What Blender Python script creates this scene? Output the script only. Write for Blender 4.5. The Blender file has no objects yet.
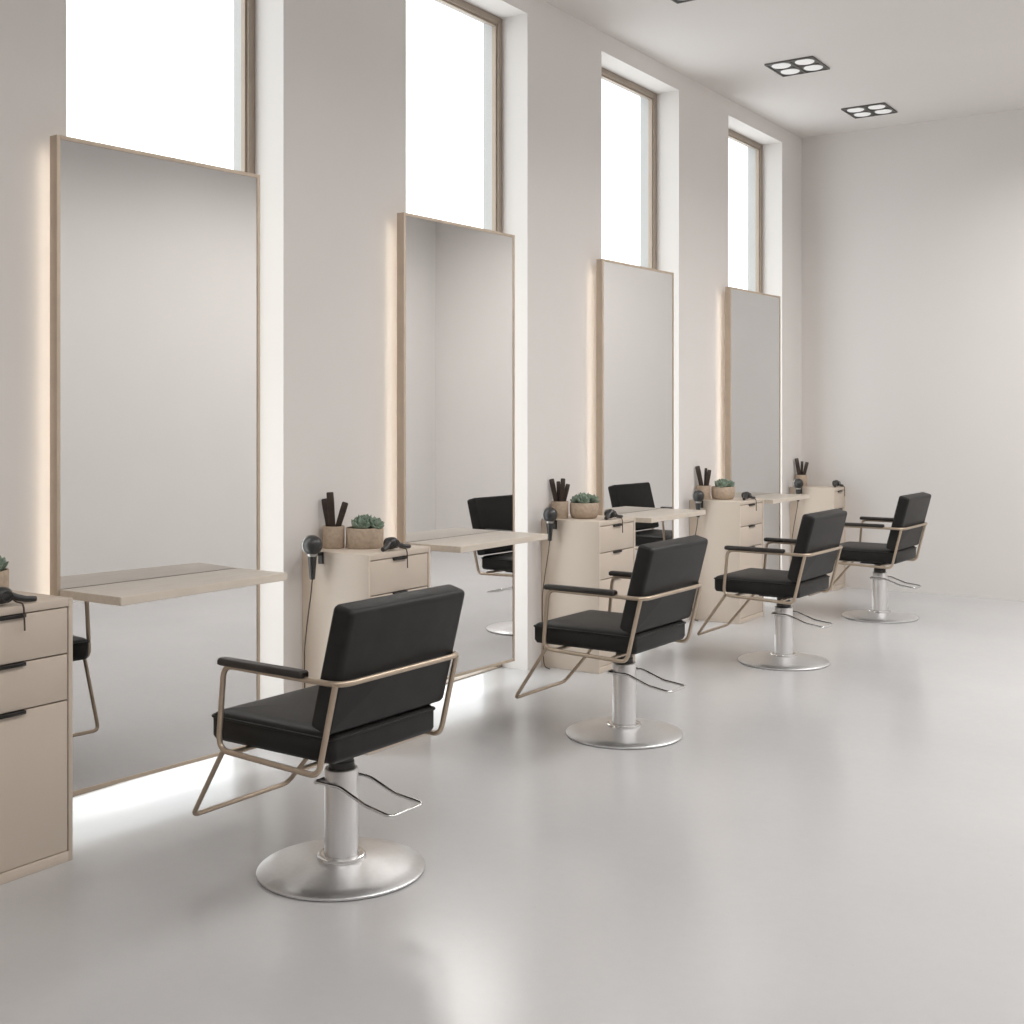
import bpy, bmesh, math, random
from mathutils import Vector, Matrix
random.seed(7)
SC = bpy.context.scene
COL = SC.collection
PI = math.pi

# ------------------------------------------------------------------ measures (metres; camera stands over 0,0)
XW, XG, XOUT = -3.931, -4.111, -4.25          # inner wall face, window frame face, outer wall face
XR, YNEAR, YB = 1.20, -2.60, 10.56            # right wall, wall behind the camera, back wall
ZC, ZWT = 4.024, 3.896                        # ceiling, window head
S = 2.0278                                    # spacing of the work stations
BAYS = [0, S, 2*S, 3*S]
MW = 0.945                                              # mirror width
MIRRORS = [(-3.80, 3.213, 4.5), (-3.815, 5.2115, 2.3), (-3.815, 7.219, 2.3), (-3.815, 9.222, 2.3)]   # x, y, small turn (deg)
XCAB, ZCAB = -3.529, 0.888                    # cabinet front, cabinet top
CY0, CY1 = 2.117, 2.568
WY0, WY1 = 2.852, 3.9955

# ------------------------------------------------------------------ materials
def nt(name):
    m = bpy.data.materials.new(name); m.use_nodes = True
    n = m.node_tree; b = n.nodes['Principled BSDF']
    return m, n, b

def mat(name, col, rough=0.5, metal=0.0, var=0.04, scale=6.0, bump=0.0, bscale=200.0, spec=0.5, stretch=None,
        rvar=0.0, coat=0.0):
    m, n, b = nt(name)
    tc = n.nodes.new('ShaderNodeTexCoord'); mp = n.nodes.new('ShaderNodeMapping')
    if stretch: mp.inputs['Scale'].default_value = stretch
    n.links.new(tc.outputs['Object'], mp.inputs['Vector'])
    nz = n.nodes.new('ShaderNodeTexNoise'); nz.inputs['Scale'].default_value = scale
    nz.inputs['Detail'].default_value = 5
    n.links.new(mp.outputs['Vector'], nz.inputs['Vector'])
    rp = n.nodes.new('ShaderNodeValToRGB')
    rp.color_ramp.elements[0].position = .3; rp.color_ramp.elements[1].position = .7
    rp.color_ramp.elements[0].color = tuple(c*(1-var) for c in col)+(1,)
    rp.color_ramp.elements[1].color = tuple(min(1, c*(1+var)) for c in col)+(1,)
    n.links.new(nz.outputs['Fac'], rp.inputs['Fac'])
    n.links.new(rp.outputs['Color'], b.inputs['Base Color'])
    b.inputs['Roughness'].default_value = rough; b.inputs['Metallic'].default_value = metal
    b.inputs['Specular IOR Level'].default_value = spec
    b.inputs['Coat Weight'].default_value = coat
    if rvar:
        mr = n.nodes.new('ShaderNodeMapRange')
        mr.inputs['To Min'].default_value = rough-rvar; mr.inputs['To Max'].default_value = rough+rvar
        n.links.new(nz.outputs['Fac'], mr.inputs['Value']); n.links.new(mr.outputs['Result'], b.inputs['Roughness'])
    if bump:
        n2 = n.nodes.new('ShaderNodeTexNoise'); n2.inputs['Scale'].default_value = bscale
        n2.inputs['Detail'].default_value = 3
        n.links.new(mp.outputs['Vector'], n2.inputs['Vector'])
        bp = n.nodes.new('ShaderNodeBump'); bp.inputs['Strength'].default_value = bump
        bp.inputs['Distance'].default_value = .002
        n.links.new(n2.outputs['Fac'], bp.inputs['Height']); n.links.new(bp.outputs['Normal'], b.inputs['Normal'])
    return m

def emit(name, col, strength):
    m, n, b = nt(name)
    b.inputs['Base Color'].default_value = (.45, .45, .45, 1)
    b.inputs['Emission Color'].default_value = col+(1,); b.inputs['Emission Strength'].default_value = strength
    return m

M = {}
M['wall'] = mat('wall_paint', (.72, .697, .680), .75, var=.012, scale=1.3, bump=.05, bscale=90, spec=.25)
M['ceiling'] = mat('ceiling_paint', (.715, .69, .672), .8, var=.01, scale=1.2, spec=.2)
M['reveal'] = mat('outer_reveal', (.46, .46, .46), .8, var=.02)
M['beige'] = mat('beige_lacquer', (.60, .52, .44), .42, var=.015, scale=3, spec=.4)
M['shelf'] = mat('beige_laminate', (.70, .63, .545), .35, var=.05, scale=5, stretch=(8, 1, 8), spec=.45)
M['champagne'] = mat('champagne_metal', (.49, .40, .31), .34, metal=.75, var=.04, scale=20)
M['mirror_edge'] = mat('champagne_frame', (.55, .455, .36), .45, metal=.3, var=.04, scale=12)
M['bronze'] = mat('window_bronze', (.36, .30, .245), .5, metal=.2, var=.05)
M['leather'] = mat('black_leather', (.0125, .012, .0115), .46, var=.25, scale=14, bump=.25, bscale=420, spec=.3)
M['pad'] = mat('dark_armrest', (.022, .018, .015), .4, var=.3, scale=20, spec=.5)
M['steel'] = mat('brushed_steel', (.78, .78, .785), .38, metal=1.0, var=.03, scale=60, stretch=(1, 1, .05), rvar=.05)
M['chrome'] = mat('chrome', (.7, .7, .7), .14, metal=1.0, var=.02)
M['darkmetal'] = mat('dark_metal', (.06, .058, .055), .4, metal=.8, var=.1)
M['black'] = mat('black_pull', (.012, .010, .009), .5, var=.1)
M['plastic'] = mat('dryer_plastic', (.022, .022, .022), .3, var=.2, scale=30, spec=.6)
M['silver'] = mat('dryer_silver', (.42, .41, .40), .28, metal=1.0, var=.05)
M['cord'] = mat('brown_cord', (.075, .052, .036), .6, var=.1)
M['comb'] = mat('dark_comb', (.035, .021, .015), .38, var=.35, scale=40, spec=.5)
M['stone'] = mat('sandstone_pot', (.48, .385, .30), .85, var=.12, scale=55, bump=.5, bscale=160, spec=.2)
M['soil'] = mat('soil', (.05, .038, .028), .95, var=.4, scale=80)
M['blackframe'] = mat('downlight_black', (.11, .107, .10), .5, var=.1)
M['lamp'] = emit('lamp_face', (1, .985, .965), 0.40)
M['led'] = emit('led_warm', (1, .91, .79), 6.5)
M['ledw'] = emit('led_white', (1, .96, .90), 9.0)
# succulent leaf
m, n, b = nt('succulent_leaf')
tc = n.nodes.new('ShaderNodeTexCoord'); nz = n.nodes.new('ShaderNodeTexNoise'); nz.inputs['Scale'].default_value = 25
rp = n.nodes.new('ShaderNodeValToRGB')
rp.color_ramp.elements[0].position = .35; rp.color_ramp.elements[0].color = (.15, .205, .155, 1)
rp.color_ramp.elements[1].position = .68; rp.color_ramp.elements[1].color = (.33, .41, .325, 1)
n.links.new(tc.outputs['Object'], nz.inputs['Vector']); n.links.new(nz.outputs['Fac'], rp.inputs['Fac'])
n.links.new(rp.outputs['Color'], b.inputs['Base Color']); b.inputs['Roughness'].default_value = .5
M['leaf'] = m
# mirror glass
m, n, b = nt('mirror_silvering')
b.inputs['Base Color'].default_value = (.745, .742, .738, 1); b.inputs['Metallic'].default_value = 1
b.inputs['Roughness'].default_value = .004
M['mirror'] = m
# window pane: clear thin sheet
m, n, b = nt('window_glass')
n.nodes.remove(b); out = n.nodes['Material Output']
tr = n.nodes.new('ShaderNodeBsdfTransparent'); gl = n.nodes.new('ShaderNodeBsdfGlossy'); mx = n.nodes.new('ShaderNodeMixShader')
tr.inputs['Color'].default_value = (.97, .985, .98, 1); gl.inputs['Roughness'].default_value = .02
mx.inputs['Fac'].default_value = .05; n.links.new(tr.outputs[0], mx.inputs[1]); n.links.new(gl.outputs[0], mx.inputs[2])
n.links.new(mx.outputs[0], out.inputs['Surface'])
M['glass'] = m
# polished concrete floor
m, n, b = nt('polished_concrete')
tc = n.nodes.new('ShaderNodeTexCoord')
n1 = n.nodes.new('ShaderNodeTexNoise'); n1.inputs['Scale'].default_value = .8; n1.inputs['Detail'].default_value = 4; n1.inputs['Roughness'].default_value = .5
n2 = n.nodes.new('ShaderNodeTexNoise'); n2.inputs['Scale'].default_value = 22; n2.inputs['Detail'].default_value = 6
n3 = n.nodes.new('ShaderNodeTexNoise'); n3.inputs['Scale'].default_value = 60; n3.inputs['Detail'].default_value = 2
for q in (n1, n2, n3): n.links.new(tc.outputs['Object'], q.inputs['Vector'])
r1 = n.nodes.new('ShaderNodeValToRGB')
r1.color_ramp.elements[0].position = .33; r1.color_ramp.elements[0].color = (.520, .519, .528, 1)
r1.color_ramp.elements[1].position = .68; r1.color_ramp.elements[1].color = (.55, .548, .556, 1)
n.links.new(n1.outputs['Fac'], r1.inputs['Fac'])
r2 = n.nodes.new('ShaderNodeValToRGB')
r2.color_ramp.elements[0].position = .35; r2.color_ramp.elements[0].color = (.985, .985, .985, 1)
r2.color_ramp.elements[1].position = .65; r2.color_ramp.elements[1].color = (1, 1, 1, 1)
n.links.new(n2.outputs['Fac'], r2.inputs['Fac'])
r3 = n.nodes.new('ShaderNodeValToRGB')
r3.color_ramp.elements[0].position = .22; r3.color_ramp.elements[0].color = (.93, .93, .93, 1)
r3.color_ramp.elements[1].position = .30; r3.color_ramp.elements[1].color = (1, 1, 1, 1)
n.links.new(n3.outputs['Fac'], r3.inputs['Fac'])
def mul(a, c):
    q = n.nodes.new('ShaderNodeMix'); q.data_type = 'RGBA'; q.blend_type = 'MULTIPLY'; q.inputs['Factor'].default_value = 1
    n.links.new(a, q.inputs['A']); n.links.new(c, q.inputs['B']); return q.outputs['Result']
n.links.new(mul(mul(r1.outputs['Color'], r2.outputs['Color']), r3.outputs['Color']), b.inputs['Base Color'])
mr = n.nodes.new('ShaderNodeMapRange'); mr.inputs['To Min'].default_value = .19; mr.inputs['To Max'].default_value = .24
n.links.new(n1.outputs['Fac'], mr.inputs['Value']); n.links.new(mr.outputs['Result'], b.inputs['Roughness'])
b.inputs['Specular IOR Level'].default_value = .65
M['floor'] = m

# ------------------------------------------------------------------ mesh helpers
def obj(name, bm, m, parent=None, smooth=40, loc=None):
    bmesh.ops.recalc_face_normals(bm, faces=bm.faces)
    me = bpy.data.meshes.new(name); bm.to_mesh(me); bm.free()
    if smooth:
        for p in me.polygons: p.use_smooth = True
        me.set_sharp_from_angle(angle=math.radians(smooth))
    me.materials.append(M[m])
    o = bpy.data.objects.new(name, me); COL.objects.link(o)
    if parent: o.parent = parent
    if loc: o.location = loc
    return o

def tag(o, label, cat, group=None):
    o['label'] = label; o['category'] = cat
    if group: o['group'] = group
    return o

def thing(name, label, cat, loc=(0, 0, 0), rz=0, group=None):
    o = bpy.data.objects.new(name, None); COL.objects.link(o)
    o.empty_display_size = .1; o.location = loc; o.rotation_euler = (0, 0, rz)
    return tag(o, label, cat, group)

def dup(root, loc, rz=None, label=None):
    def cp(o, parent):
        c = o.copy(); COL.objects.link(c); c.parent = parent
        for ch in list(o.children): cp(ch, c)
        return c
    r = cp(root, None); r.location = loc
    if rz is not None: r.rotation_euler = (0, 0, rz)
    if label: r['label'] = label
    return r

def struct(o):
    o['kind'] = 'structure'; return o

def box(bm, x0, x1, y0, y1, z0, z1, bev=0.0, seg=2):
    t = bmesh.new()
    bmesh.ops.create_cube(t, size=1)
    for v in t.verts:
        v.co = Vector(((x0+x1)/2+v.co.x*(x1-x0), (y0+y1)/2+v.co.y*(y1-y0), (z0+z1)/2+v.co.z*(z1-z0)))
    if bev: bmesh.ops.bevel(t, geom=t.edges[:], offset=bev, segments=seg, affect='EDGES', profile=.5)
    merge(bm, t)

def merge(bm, t, mtx=None):
    if mtx is not None: bmesh.ops.transform(t, matrix=mtx, verts=t.verts)
    me = bpy.data.meshes.new('tmp'); t.to_mesh(me); t.free()
    bm.from_mesh(me); bpy.data.meshes.remove(me)

def fillet(pts, radii, n=7):
    """rounds the inner corners of an open polyline"""
    out = [Vector(pts[0])]
    for i in range(1, len(pts)-1):
        p, a, c = Vector(pts[i]), Vector(pts[i-1]), Vector(pts[i+1])
        r = radii if not isinstance(radii, (list, tuple)) else radii[i]
        if r <= 0: out.append(p); continue
        u, w = (a-p), (c-p); lu, lw = u.length, w.length; u /= lu; w /= lw
        ang = u.angle(w)
        d = min(r/math.tan(ang/2), lu*.48, lw*.48)
        p0, p1 = p+u*d, p+w*d
        for k in range(n+1):
            t = k/n
            out.append((1-t)**2*p0+2*t*(1-t)*p+t*t*p1)
    out.append(Vector(pts[-1])); return out

def tube(bm, pts, r, sides=10, closed=False, rfun=None, flat=None):
    pts = [Vector(p) for p in pts]
    q = [pts[0]]
    for p in pts[1:]:
        if (p-q[-1]).length > 1e-5: q.append(p)
    pts = q; n = len(pts); rings = []; nrm = None
    for i in range(n):
        if closed: t = pts[(i+1) % n]-pts[i-1]
        else: t = pts[min(i+1, n-1)]-pts[max(i-1, 0)]
        t.normalize()
        if nrm is None:
            a = Vector((0, 0, 1)) if abs(t.z) < .9 else Vector((1, 0, 0))
            nrm = (a-t*a.dot(t)).normalized()
        else: nrm = (nrm-t*nrm.dot(t)).normalized()
        bi = t.cross(nrm); rr = rfun(i/(n-1)) if rfun else r
        ring = []
        for k in range(sides):
            a = 2*PI*k/sides
            ring.append(bm.verts.new(pts[i]+nrm*(math.cos(a)*rr)+bi*(math.sin(a)*rr)))
        rings.append(ring)
    m_ = n if closed else n-1
    for i in range(m_):
        A, B = rings[i], rings[(i+1) % n]
        for k in range(sides): bm.faces.new((A[k], A[(k+1) % sides], B[(k+1) % sides], B[k]))
    if not closed:
        bm.faces.new(rings[0][::-1]); bm.faces.new(rings[-1])

def lathe(bm, prof, seg=40, mtx=None):
    """prof: (radius, z) from the bottom axis round to the top axis"""
    t = bmesh.new(); rings = []
    for r, z in prof:
        if r < 1e-6: rings.append([t.verts.new((0, 0, z))])
        else: rings.append([t.verts.new((r*math.cos(2*PI*k/seg), r*math.sin(2*PI*k/seg), z)) for k in range(seg)])
    for A, B in zip(rings, rings[1:]):
        if len(A) == 1 and len(B) == 1: continue
        for k in range(seg):
            k2 = (k+1) % seg
            if len(A) == 1: t.faces.new((A[0], B[k2], B[k]))
            elif len(B) == 1: t.faces.new((A[k], A[k2], B[0]))
            else: t.faces.new((A[k], A[k2], B[k2], B[k]))
    merge(bm, t, mtx)

def rrect(hx, hy, r, n=6):
    r = max(.0005, min(r, hx*.999, hy*.999)); pts = []
    for cx, cy, a0 in ((hx-r, hy-r, 0), (-hx+r, hy-r, PI/2), (-hx+r, -hy+r, PI), (hx-r, -hy+r, 1.5*PI)):
        for k in range(n+1):
            a = a0+PI/2*k/n; pts.append((cx+r*math.cos(a), cy+r*math.sin(a)))
    return pts

def cushion(hx, hy, rc, rings, mtx=None, bm=None):
    """stack of rounded rectangles: rings of (inset, z)"""
    t = bmesh.new(); prev = None
    for ins, z in rings:
        cur = [t.verts.new((x, y, z)) for x, y in rrect(hx-ins, hy-ins, max(rc-ins*.6, .004))]
        if prev:
            N = len(cur)
            for k in range(N): t.faces.new((prev[k], prev[(k+1) % N], cur[(k+1) % N], cur[k]))
        else: t.faces.new(cur[::-1])
        prev = cur
    t.faces.new(prev)
    if bm is None: bm = bmesh.new()
    merge(bm, t, mtx); return bm

# ------------------------------------------------------------------ room shell
bm = bmesh.new(); box(bm, XOUT-.02, XR+.15, YNEAR-.15, YB+.15, -.12, 0); struct(obj('floor', bm, 'floor', smooth=0))
bm = bmesh.new(); box(bm, XOUT, XR+.15, YNEAR-.15, YB+.15, ZC, ZC+.15); struct(obj('ceiling', bm, 'ceiling', smooth=0))
bm = bmesh.new(); box(bm, XOUT, XR+.15, YB, YB+.15, 0, ZC); struct(obj('wall_back', bm, 'wall', smooth=0))
bm = bmesh.new(); box(bm, XR, XR+.15, YNEAR-.15, YB, 0, ZC); struct(obj('wall_right', bm, 'wall', smooth=0))
bm = bmesh.new(); box(bm, XOUT, XR, YNEAR-.15, YNEAR, 0, ZC); struct(obj('wall_near', bm, 'wall', smooth=0))
bm = bmesh.new(); edges = [YNEAR]
for d in BAYS: edges += [WY0+d, WY1+d]
edges.append(YB)
for i in range(0, len(edges), 2): box(bm, XOUT, XW, edges[i], edges[i+1], 0, ZWT)
box(bm, XOUT, XW, YNEAR, YB, ZWT, ZC)
struct(obj('wall_left', bm, 'wall', smooth=0))

# windows: bronze frame, pane, pale outer reveal
for i, d in enumerate(BAYS):
    y0, y1 = WY0+d, WY1+d; f, dp = .042, .05
    bm = bmesh.new()
    xa, xb = XG-dp, XG
    box(bm, xa, xb, y0, y0+f, 0, ZWT, .003); box(bm, xa, xb, y1-f, y1, 0, ZWT, .003)
    box(bm, xa, xb, y0+f, y1-f, ZWT-f, ZWT, .003); box(bm, xa, xb, y0+f, y1-f, 0, .006, .001)
    # slim inner bead
    xa2, xb2 = XG-.034, XG-.012; g = f+.012
    box(bm, xa2, xb2, y0+f, y0+g, .006, ZWT-f); box(bm, xa2, xb2, y1-g, y1-f, .006, ZWT-f)
    box(bm, xa2, xb2, y0+g, y1-g, ZWT-g, ZWT-f)
    w = struct(obj('window_%d' % (i+1), bm, 'bronze'))
    bm = bmesh.new(); box(bm, XG-.030, XG-.024, y0+f-.004, y1-f+.004, .004, ZWT-f+.004)
    obj('pane', bm, 'glass', w, smooth=0)
    bm = bmesh.new(); t = .004
    box(bm, XOUT+.001, xa, y0, y0+t, 0, ZWT); box(bm, XOUT+.001, xa, y1-t, y1, 0, ZWT); box(bm, XOUT+.001, xa, y0, y1, ZWT-t, ZWT)
    obj('outer_reveal', bm, 'reveal', w, smooth=0)

# ------------------------------------------------------------------ mirrors
def make_mirror(label, z0, z1):
    t = thing('salon_mirror', label, 'mirror', group='framed station mirrors')
    h, f, D = MW/2, .0155, .045
    bm = bmesh.new()
    box(bm, -D, .002, -h, -h+f, z0, z1, .0015); box(bm, -D, .002, h-f, h, z0, z1, .0015)
    box(bm, -D, .002, -h+f, h-f, z1-f, z1, .0015); box(bm, -D, .002, -h+f, h-f, z0, z0+f, .0015)
    obj('frame', bm, 'mirror_edge', t)
    bm = bmesh.new(); box(bm, -.005, -.001, -h+f-.003, h-f+.003, z0+f-.003, z1-f+.003); obj('mirror_glass', bm, 'mirror', t, smooth=0)
    bm = bmesh.new(); box(bm, -D, -D+.002, -h+f-.002, h-f+.002, z0+f-.002, z1-f+.002); obj('back_panel', bm, 'beige', t, smooth=0)
    bm = bmesh.new(); box(bm, -D-.005, -D-.0002, -h+.012, -h+.020, z0+.04, z1-.04); obj('light_strip', bm, 'led', t, smooth=0)
    bm = bmesh.new(); box(bm, -D-.005, -D-.0002, -h+.05, h-.05, z0+.010, z0+.018); obj('light_strip', bm, 'ledw', t, smooth=0)
    return t
ML = ['tall champagne framed mirror nearest the camera, over the first styling shelf',
      'tall champagne framed mirror second in the row, reflecting a black chair back',
      'tall champagne framed mirror third in the row, behind the second chair',
      'tall champagne framed mirror closest to the back wall, narrowest in view']
mir0 = make_mirror(ML[0], .108, 2.531); mir = make_mirror(ML[1], .114, 2.514)
for i, (x, y, a) in enumerate(MIRRORS):
    o = mir0 if i == 0 else mir if i == 1 else dup(mir, (0, 0, 0), label=ML[i])
    o.location = (x, y, .014 if i == 1 else 0); o.rotation_euler = (0, 0, -math.radians(a))

# ------------------------------------------------------------------ shelves
SLB = ['pale beige shelf board across the nearest mirror, beside the cut off cabinet',
       'pale beige shelf board across the second mirror, left of the second chair',
       'pale beige shelf board across the third mirror, above the second chair back',
       'pale beige shelf board across the mirror closest to the back wall']
def make_shelf(xm, turn, y0=-.462, y1=.335, xfront=-3.488):
    bm = bmesh.new(); xf = xfront-xm
    back = lambda y: math.tan(math.radians(turn))*y+.0028
    vs = []
    for z in (.842, .872):
        vs.append([bm.verts.new(p) for p in ((back(y0), y0, z), (xf, y0, z), (xf, y1, z), (back(y1), y1, z))])
    a, b_ = vs
    bm.faces.new(a[::-1]); bm.faces.new(b_)
    for k in range(4): bm.faces.new((a[k], a[(k+1) % 4], b_[(k+1) % 4], b_[k]))
    bmesh.ops.bevel(bm, geom=bm.edges[:], offset=.002, segments=2, affect='EDGES')
    return obj('styling_shelf', bm, 'shelf')
shf = None
for i, (x, y, a) in enumerate(MIRRORS):
    if i == 0: o = make_shelf(x, a, y1=.355)
    elif i == 1: o = shf = make_shelf(x, a)
    else: o = dup(shf, (0, 0, 0))
    tag(o, SLB[i], 'shelf', 'station shelves'); o.location = (x, y, 0)

# ------------------------------------------------------------------ cabinets
CLB = ['beige drawer cabinet cut off by the left edge of the picture',
       'beige drawer cabinet behind the nearest chair, between first and second mirrors',
       'beige drawer cabinet behind the second chair, between second and third mirrors',
       'beige drawer cabinet behind the third chair, left of the last mirror',
       'beige drawer cabinet in the corner against the back wall']
def make_cabinet(label, W=CY1-CY0):
    t = thing('drawer_cabinet', label, 'cabinet', group='beige station cabinets')
    D = XCAB-XW; T = .016; H = ZCAB
    bm = bmesh.new()                       # origin: near back corner on the floor; x to the room, y along the wall
    box(bm, .001, D, 0, T, 0, H, .002); box(bm, .001, D, W-T, W, 0, H, .002)
    box(bm, .001, D, T, W-T, H-.026, H, .002); box(bm, .001, D, T, W-T, 0, .035, .002)
    box(bm, .001, .02, T, W-T, .03, H-.02); box(bm, D-.045, D-.03, T, W-T, .03, H-.02)
    obj('carcass', bm, 'beige', t)
    zs = [(H-.030, H-.183), (H-.188, H-.340), (H-.345, .038)]
    for za, zb in zs:
        bm = bmesh.new(); box(bm, D-.024, D-.003, T+.004, W-T-.004, zb, za, .0015)
        dr = obj('drawer', bm, 'beige', t)
        c = W*.49; bm = bmesh.new()
        box(bm, D-.010, D+.008, c-.048, c+.048, za-.010, za+.002, .002)
        obj('drawer_pull', bm, 'black', dr)
    return t
cab = make_cabinet(CLB[0]); CABS = []
for i in range(5):
    loc = (XW, CY0+S*i, 0)
    if i == 0: o = cab
    elif i < 4: o = dup(cab, loc, label=CLB[i])
    else: o = make_cabinet(CLB[4], .30)
    loc = (XW, CY0+S*i+(.018, -.03, 0, .024)[i], 0) if i < 4 else (XW, YB-.302, 0)
    o.location = loc; CABS.append((XW, CY0+S, 0) if i == 1 else loc)

# ------------------------------------------------------------------ chairs
def make_chair(label):
    t = thing('styling_chair', label, 'chair', group='black styling chairs')
    # seat
    bm = cushion(.275, .254, .022, [(.03, 0), (.008, .004), (0, .018), (0, .074), (.003, .079), (.003, .083), (.006, .089),
                                     (.016, .096), (.05, .103), (.12, .108), (.2, .109)], Matrix.Translation((-.075, 0, .432)))
    seat = obj('seat', bm, 'leather', t, smooth=60)
    bm = bmesh.new(); tube(bm, [(x-.075, y, .5125) for x, y in rrect(.2765, .2555, .023)], .0045, 8, closed=True)
    obj('piping', bm, 'leather', seat, smooth=80)
    # backrest, leaning back
    mt = Matrix.Translation((.203, 0, .514)) @ Matrix.Rotation(math.radians(14.5), 4, 'Y') @ Matrix.Translation((0, 0, .217)) @ Matrix.Rotation(math.radians(90), 4, 'Y') @ Matrix.Translation((0, 0, -.078))
    bm = cushion(.201, .287, .018, [(.016, 0), (.006, .002), (.001, .008), (0, .015), (0, .062), (.002, .071), (.008, .076), (.02, .078)], mt)
    obj('backrest', bm, 'leather', t, smooth=60)
    # continuous bent-tube frame: upright, bottom rail, front post, arm, back rail and the same mirrored
    h = .298
    half = [(.252, h, .694), (.182, h, .410), (-.262, h, .424), (-.236, h, .700), (.272, h, .697)]
    path = half+[(x, -y, z) for x, y, z in reversed(half)]
    rad = [0, .045, .045, .045, .06, .06, .045, .045, .045, 0]
    bm = bmesh.new(); tube(bm, fillet(path, rad), .0095, 10)
    # cross bars that carry the seat
    for x in (-.20, .11): tube(bm, [(x, -h, .4215), (x, h, .4215)], .0085, 8)
    obj('frame', bm, 'champagne', t, smooth=80)
    for s in (1, -1):
        bm = cushion(.190, .021, .012, [(.006, 0), (0, .004), (0, .016), (.004, .022), (.010, .024)], Matrix.Translation((-.062, s*h, .7015)))
        obj('armrest', bm, 'pad', t, smooth=60)
    # footrest loop
    bm = bmesh.new()
    tube(bm, fillet([(-.262, .276, .418), (-.475, .222, .150), (-.475, -.222, .150), (-.262, -.276, .418)], .035), .0085, 10)
    obj('footrest', bm, 'champagne', t, smooth=80)
    # under the seat
    bm = bmesh.new(); box(bm, -.12, .10, -.10, .10, .4065, .4125, .002); lathe(bm, [(0, .337), (.043, .337), (.043, .362), (.040, .365), (.040, .4068), (0, .4068)], 28)
    obj('seat_mount', bm, 'darkmetal', t)
    bm = bmesh.new(); lathe(bm, [(0, .045), (.056, .045), (.056, .335), (.053, .339), (.041, .339), (.041, .336), (0, .336)], 40)
    col = obj('column', bm, 'steel', t)
    bm = bmesh.new(); lathe(bm, [(.057, .046), (.080, .040), (.082, .046), (.079, .054), (.060, .058), (.057, .057)], 40)
    obj('collar', bm, 'chrome', col)
    bm = bmesh.new(); lathe(bm, [(0, 0), (.270, 0), (.276, .003), (.277, .009), (.272, .013), (.22, .022), (.14, .034), (.085, .042), (.05, .044), (0, .044)], 72)
    obj('base_plate', bm, 'steel', t, smooth=50)
    # pump lever: wire loop either side of the column
    bm = bmesh.new()
    q = fillet([(-.045, .072, .300), (.06, .072, .300), (.17, .074, .262), (.285, .082, .248), (.285, -.082, .248), (.17, -.074, .262), (.06, -.072, .300), (-.045, -.072, .300)],
               [0, .10, .12, .022, .022, .12, .10, 0])
    tube(bm, q, .006, 8)
    tube(bm, [(-.045, -.076, .300), (-.045, .076, .300)], .008, 8)
    obj('pump_lever', bm, 'chrome', t, smooth=80)
    return t
CHL = ['black leather styling chair nearest the camera, in front of the first mirror',
       'black leather styling chair second from the camera, its base centred in the picture',
       'black leather styling chair third from the camera, left of the farthest chair',
       'black leather styling chair farthest away, near the back wall']
ch = make_chair(CHL[0]); XC, YC = -2.770, 3.060
for i, (a, cx_, cy_) in enumerate(((-1, .056, -.032), (-1, .008, -.018), (-1, .006, -.004), (-1, -.012, -.040))):
    o = ch if i == 0 else dup(ch, (0, 0, 0), label=CHL[i])
    o.location = (XC+cx_, YC+cy_+S*i, 0); o.rotation_euler = (0, 0, math.radians(a))

# ------------------------------------------------------------------ hanging hair dryers on the near side of each cabinet
def make_hanging(label):
    t = thing('hanging_hair_dryer', label, 'hair dryer', group='hair dryers hanging on the cabinet sides')
    R = Matrix.Rotation(math.radians(68), 4, 'Z') @ Matrix.Rotation(PI/2, 4, 'X')                       # barrel axis to -y (towards the viewer)
    bm = bmesh.new()
    lathe(bm, [(0, -.030), (.034, -.030), (.042, -.020), (.0445, -.004), (.0435, .012), (.037, .029), (.024, .040), (.010, .045), (0, .0455)], 32, R)
    body = obj('barrel', bm, 'plastic', t, smooth=60)
    bm = bmesh.new(); lathe(bm, [(.0440, -.019), (.0458, -.017), (.0462, -.008), (.0444, -.006)], 40, R)
    obj('ring', bm, 'silver', body, smooth=80)
    bm = bmesh.new()
    lathe(bm, [(0, -.155), (.010, -.155), (.0125, -.15), (.0165, -.10), (.0205, -.05), (.0215, -.036), (0, -.036)], 20)
    obj('handle', bm, 'plastic', t, smooth=50)
    bm = bmesh.new(); lathe(bm, [(.0205, -.051), (.025, -.047), (.026, -.041), (.022, -.037)], 20); obj('neck_band', bm, 'silver', t, smooth=60)
    bm = bmesh.new(); box(bm, -.010, .010, .018, .058, -.05, -.038, .002); box(bm, -.014, .014, .052, .0605, -.09, -.036, .002)
    obj('wall_hook', bm, 'darkmetal', t)
    pts = [(0, 0, -.150), (-.010, .002, -.22), (-.038, .006, -.36), (-.058, .010, -.48), (-.062, .014, -.60), (-.058, .016, -.75), (-.056, .018, -.86), (-.05, .018, -.912), (0, .0, -.917)]
    bm = bmesh.new(); tube(bm, fillet(pts, .3), .0032, 6); obj('cord', bm, 'cord', t, smooth=80)
    return t
HL = ['round black hair dryer hanging on the cabinet behind the nearest chair',
      'round black hair dryer hanging on the cabinet behind the second chair',
      'round black hair dryer hanging on the cabinet behind the third chair',
      'round black hair dryer hanging on the corner cabinet by the back wall']
hd = make_hanging(HL[0])
for i in range(4):
    o = hd if i == 0 else dup(hd, (0, 0, 0), label=HL[i])
    c = CABS[i+1]; o.location = (c[0]+.122, c[1]-.0905, .922) if i == 0 else (c[0]+.100, c[1]-.0605, .922)

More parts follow.
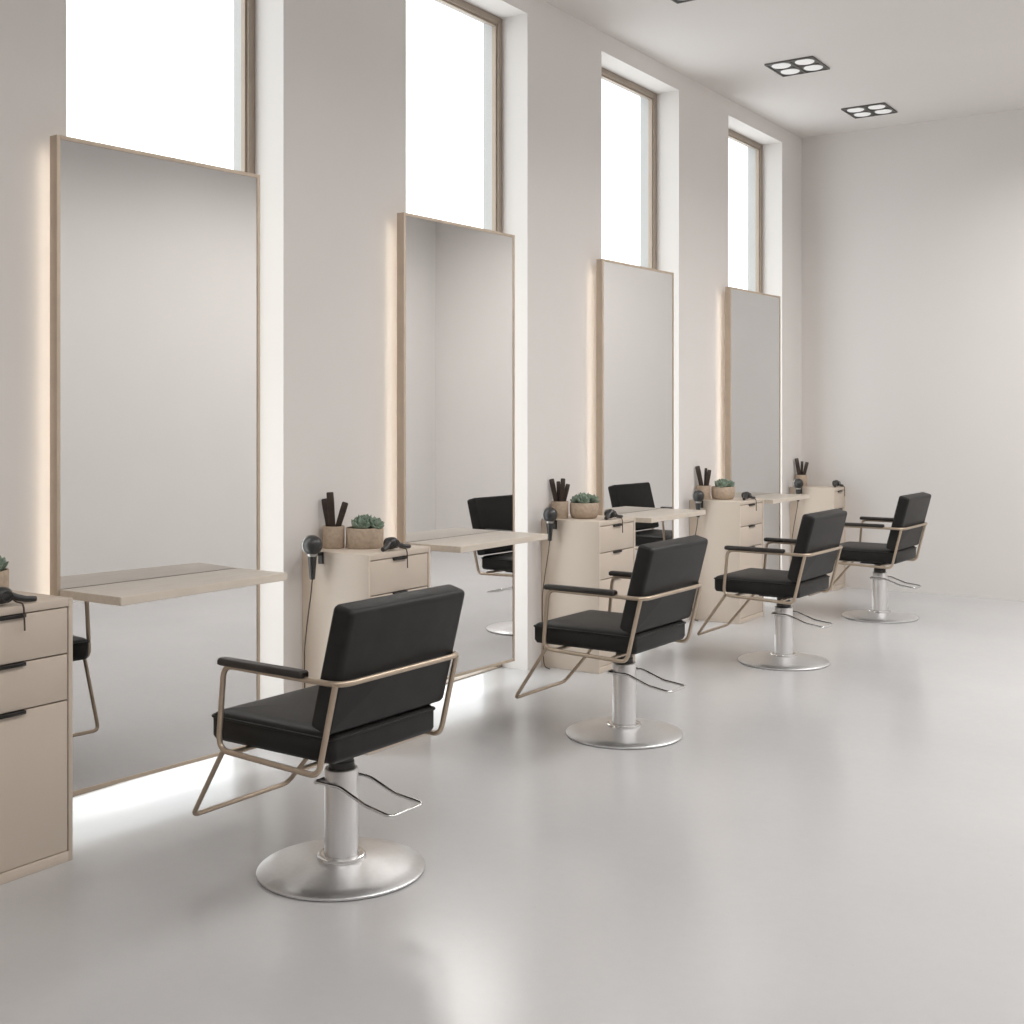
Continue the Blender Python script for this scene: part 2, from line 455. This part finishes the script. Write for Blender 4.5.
# ------------------------------------------------------------------ small dryers lying on the cabinet tops, cord over the drawer
def make_lying(label):
    t = thing('hair_dryer', label, 'hair dryer', group='hair dryers lying on the cabinet tops')
    bm = bmesh.new()
    lathe(bm, [(0, -.030), (.026, -.030), (.032, -.022), (.033, 0), (.031, .016), (.022, .028), (0, .033)], 28,
          Matrix.Translation((0, 0, .0385)) @ Matrix.Rotation(math.radians(80), 4, 'Y'))
    b_ = obj('barrel', bm, 'plastic', t, smooth=60)
    bm = bmesh.new(); tube(bm, [(.034, .020*math.cos(a), .036+.020*math.sin(a)) for a in [2*PI*k/28 for k in range(28)]], .003, 8, closed=True)
    obj('ring', bm, 'darkmetal', b_, smooth=80)
    bm = bmesh.new(); tube(bm, [(.004, -.015, .045), (.010, -.042, .026), (.014, -.066, .014), (.016, -.078, .0125)], .012, 12,
                           rfun=lambda q: .018-.006*q); obj('nozzle', bm, 'plastic', t, smooth=60)
    bm = bmesh.new(); tube(bm, [(.004, .018, .040), (.010, .045, .026), (.016, .078, .015), (.020, .112, .0115)], .011, 12,
                           rfun=lambda q: .015-.004*q); obj('handle', bm, 'plastic', t, smooth=60)
    bm = bmesh.new()
    tube(bm, fillet([(.012, .03, .022), (.028, .034, .012), (.066, .036, .009), (.070, .038, -.012), (.069, .042, -.095)], .02), .0032, 6)
    obj('cord', bm, 'cord', t, smooth=80)
    return t
LL = ['small black hair dryer lying on the cabinet cut off by the left edge',
      'small black hair dryer lying on the cabinet behind the nearest chair',
      'small black hair dryer lying on the cabinet behind the second chair',
      'small black hair dryer lying on the cabinet behind the third chair',
      'small black hair dryer lying on the corner cabinet by the back wall']
ld = make_lying(LL[0])
for i in range(5):
    o = ld if i == 0 else dup(ld, (0, 0, 0), label=LL[i])
    c = CABS[i]; o.location = (XCAB-.046, c[1]+(.215, .185, .215, .225, .185)[i], ZCAB+.0005); o.scale = (.9, 1, .86)

# ------------------------------------------------------------------ comb cups and combs
PL = ['nearest chair', 'second chair', 'third chair', 'corner by the back wall']
def cup_bm():
    bm = bmesh.new()
    lathe(bm, [(0, 0), (.047, 0), (.050, .003), (.0515, .100), (.0505, .103), (.0465, .103), (.0455, .1), (.044, .010), (0, .010)], 40)
    return bm
cup0 = None; comb0 = None
comb_sets = [[(-.026, .018, -9, 0, .215, .022), (-.004, -.018, -4, 0, .245, .026), (.022, 0, 17, 0, .205, .023)],
             [(-.024, .0075, -12, 0, .225, .024), (-.006, .022, -2, 0, .205, .018), (.008, -.022, 4, 0, .225, .022), (.024, -.0075, 13, 0, .195, .020)],
             [(-.018, .0, -12, 0, .235, .028), (.012, .018, 3, 0, .215, .015), (.022, -.018, 9, 0, .205, .022)],
             [(-.018, .0, -10, 0, .235, .028), (.006, .018, 2, 0, .205, .018), (.020, -.018, 14, 0, .205, .024)]]
ends = [['leaning left, thinnest', 'in the middle, tallest', 'leaning right'],
        ['leaning left, widest', 'upright and set back', 'upright and in front', 'leaning right, shortest'],
        ['leaning left, widest', 'upright and thin', 'leaning right, shortest'],
        ['leaning left, tallest', 'in the middle', 'leaning right']]
for i in range(4):
    c = CABS[i+1]; base = (c[0]+.064, c[1]+.115, ZCAB+.0005)
    if cup0 is None: cup = cup0 = obj('comb_cup', cup_bm(), 'stone', smooth=50)
    else: cup = dup(cup0, base)
    cup.location = base
    tag(cup, 'sandy stone cup of dark combs on the cabinet %s' % ('behind the '+PL[i] if i < 3 else 'in the '+PL[i]), 'cup', 'cups of combs')
    # across the view: direction along the picture plane
    ax = Vector((.83, .557, 0)); ay = Vector((-.557, .83, 0))
    for (u, w, lean, tip, L, wd), e in zip(comb_sets[i], ends[i]):
        bm = cushion(wd*.6, .0045, .003, [(.003, 0), (0, .004), (0, L*.5), (-.0015, L*.8), (-.001, L-.004), (.002, L)],)
        o = obj('hair_comb', bm, 'comb', smooth=60)
        fr_ = Matrix(((ax.x, ay.x, 0), (ax.y, ay.y, 0), (0, 0, 1))).to_4x4()
        rot = fr_ @ Matrix.Rotation(math.radians(lean), 4, 'Y') @ Matrix.Rotation(math.radians(tip), 4, 'X')
        p = Vector(base)+ax*(u-math.tan(math.radians(lean))*.085)+ay*w*.8+Vector((0, 0, .0175))
        o.matrix_world = Matrix.Translation(p) @ rot
        tag(o, 'dark brown comb %s, in the cup %s' % (e, 'behind the '+PL[i] if i < 3 else 'by the back wall'), 'comb', 'combs standing in stone cups')

# ------------------------------------------------------------------ potted succulents
def leaf(bm, origin, az, el, L, W):
    T = bmesh.new(); rings = []; seg = 8
    prof = [(0, .32), (.2, .62), (.45, .95), (.65, 1.0), (.82, .72), (.94, .32), (1, .04)]
    for tt, k in prof:
        x = tt*L; lift = .22*L*tt*tt
        rings.append([T.verts.new((x, W*k*math.cos(2*PI*j/seg), lift+W*.42*k*math.sin(2*PI*j/seg))) for j in range(seg)])
    for A, B in zip(rings, rings[1:]):
        for j in range(seg): T.faces.new((A[j], A[(j+1) % seg], B[(j+1) % seg], B[j]))
    T.faces.new(rings[0][::-1]); T.faces.new(rings[-1])
    merge(bm, T, Matrix.Translation(origin) @ Matrix.Rotation(az, 4, 'Z') @ Matrix.Rotation(-el, 4, 'Y'))
def rosette_bm(sc, rnd):
    bm = bmesh.new()
    for ring, (cnt, el, L, W) in enumerate([(8, 30, .050, .0155), (7, 48, .048, .0145), (5, 66, .040, .0125), (3, 82, .030, .009)]):
        for k in range(cnt):
            az = 2*PI*(k+.5*(ring % 2))/cnt+rnd.uniform(-.15, .15)
            leaf(bm, (0, 0, .004+ring*.004), az, math.radians(el+rnd.uniform(-6, 6)), L*sc, W*sc)
    return bm
def make_succulent(label, bowl, seed):
    rnd = random.Random(seed)
    t = thing('potted_succulent', label, 'plant', group='potted succulents')
    bm = bmesh.new()
    if bowl: pr = [(0, 0), (.066, 0), (.078, .006), (.087, .030), (.0885, .06), (.086, .092), (.084, .0945), (.079, .0935), (.078, .08), (0, .08)]
    else: pr = [(0, 0), (.084, 0), (.0875, .004), (.088, .09), (.0865, .0945), (.0815, .0945), (.080, .08), (0, .08)]
    lathe(bm, pr, 48); obj('pot', bm, 'stone', t, smooth=50)
    bm = bmesh.new(); lathe(bm, [(0, .0803), (.079, .0803), (.07, .086), (.03, .090), (0, .091)], 24); obj('soil', bm, 'soil', t)
    spots = [(0, 0, 1.12, .004), (.046, .012, .95, 0), (-.044, .018, .95, 0), (.012, -.045, .9, 0), (-.03, -.034, .82, 0), (.016, .046, .9, 0), (-.012, .05, .8, .0)]
    for x, y, sc, dz in spots:
        o = obj('rosette', rosette_bm(sc*1.2, rnd), 'leaf', t, smooth=60)
        o.location = (x, y, .084+dz); o.rotation_euler = (-y*9, x*9, rnd.uniform(0, 6))
    return t
PLB = [('grey green succulent in a stone pot, cut off by the left edge', False, (CABS[0][0]+.155, CABS[0][1]+.270)),
       ('grey green succulent in a straight stone pot behind the nearest chair', False, (CABS[1][0]+.172, CABS[1][1]+.212)),
       ('grey green succulent in a rounded stone bowl behind the second chair', True, (CABS[2][0]+.180, CABS[2][1]+.205)),
       ('grey green succulent in a stone pot behind the third chair', True, (CABS[3][0]+.180, CABS[3][1]+.205))]
for k, (lb, bowl, (x, y)) in enumerate(PLB):
    t = make_succulent(lb, bowl, k+3); t.location = (x, y, ZCAB+.0005)

# ------------------------------------------------------------------ ceiling downlights
def make_down(label):
    t = thing('ceiling_downlight', label, 'ceiling light', group='four lamp ceiling downlights')
    a = .178; bm = bmesh.new()
    box(bm, -a, a, -a, a, -.006, 0, .0015)
    for p, q, r_, s_ in ((-a, a, -a, -a+.012), (-a, a, a-.012, a), (-a, -a+.012, -a, a), (a-.012, a, -a, a), (-.006, .006, -a, a), (-a, a, -.006, .006)):
        box(bm, p, q, r_, s_, -.012, -.004, .001)
    obj('housing', bm, 'blackframe', t)
    for sx in (-1, 1):
        for sy in (-1, 1):
            bm = bmesh.new(); lathe(bm, [(0, -.010), (.045, -.0105), (.064, -.0095), (.068, -.006), (0, -.005)], 36,
                                    Matrix.Translation((sx*.087, sy*.087, 0)))
            lm_ = obj('lamp', bm, 'lamp', t, smooth=50)
    return t
DL = ['square four lamp downlight cut off by the top edge of the picture',
      'square four lamp downlight, the larger of the two in full view',
      'square four lamp downlight nearest the back wall']
DP = [(-3.095, 6.50), (-3.15, 8.37), (-3.11, 9.90)]
dl = make_down(DL[0])
for i, (x, y) in enumerate(DP):
    o = dl if i == 0 else dup(dl, (0, 0, 0), label=DL[i])
    o.location = (x, y, ZC)

# ------------------------------------------------------------------ light
w = bpy.data.worlds.new('sky'); SC.world = w; w.use_nodes = True
bg = w.node_tree.nodes['Background']; bg.inputs['Color'].default_value = (.985, .99, 1, 1); bg.inputs['Strength'].default_value = 2.45
def area(name, loc, rot, sx, sy, power, col=(1, 1, 1), portal=False, spread=None):
    l = bpy.data.lights.new(name, 'AREA'); l.shape = 'RECTANGLE'; l.size = sx; l.size_y = sy; l.energy = power; l.color = col
    if spread: l.spread = spread
    o = bpy.data.objects.new(name, l); COL.objects.link(o); o.location = loc; o.rotation_euler = rot
    if portal: l.cycles.is_portal = True
    return o
for i, d in enumerate(BAYS):                               # sampling portals at the windows
    area('window_portal', (XOUT-.02, (WY0+WY1)/2+d, ZWT/2), (0, -PI/2, 0), ZWT, WY1-WY0, 1, portal=True)
for y, pw in ((-1.0, 24), (1.6, 27), (4.2, 36), (6.7, 46), (8.8, 66)):     # added fill lights high over the aisle, no real fixtures, outside the view
    area('aisle_fill', (-.6, y, ZC-.02), (0, 0, 0), 1.3, 1.3, pw, (1, .98, .955), spread=math.radians(158))

# ------------------------------------------------------------------ camera
f, uvp, vh = 1212.715, 1325.781, 417.484
cam = bpy.data.cameras.new('camera'); co = bpy.data.objects.new('camera', cam); COL.objects.link(co)
cam.sensor_width = 36; cam.sensor_fit = 'HORIZONTAL'; cam.lens = f*36/1024
cam.shift_y = -(512-vh)/1024; cam.clip_start = .02
co.location = (0, 0, 1.5); co.rotation_euler = (PI/2, 0, math.atan((uvp-512)/f))
SC.camera = co

SC.view_settings.view_transform = 'Standard'; SC.view_settings.look = 'None'
SC.view_settings.exposure = 0.15
cy = SC.cycles
cy.use_denoising = True
try: cy.denoiser = 'OPENIMAGEDENOISE'
except Exception: pass
cy.max_bounces = 14; cy.diffuse_bounces = 8; cy.glossy_bounces = 6; cy.transparent_max_bounces = 8
cy.sample_clamp_indirect = 6; cy.caustics_reflective = False; cy.caustics_refractive = False
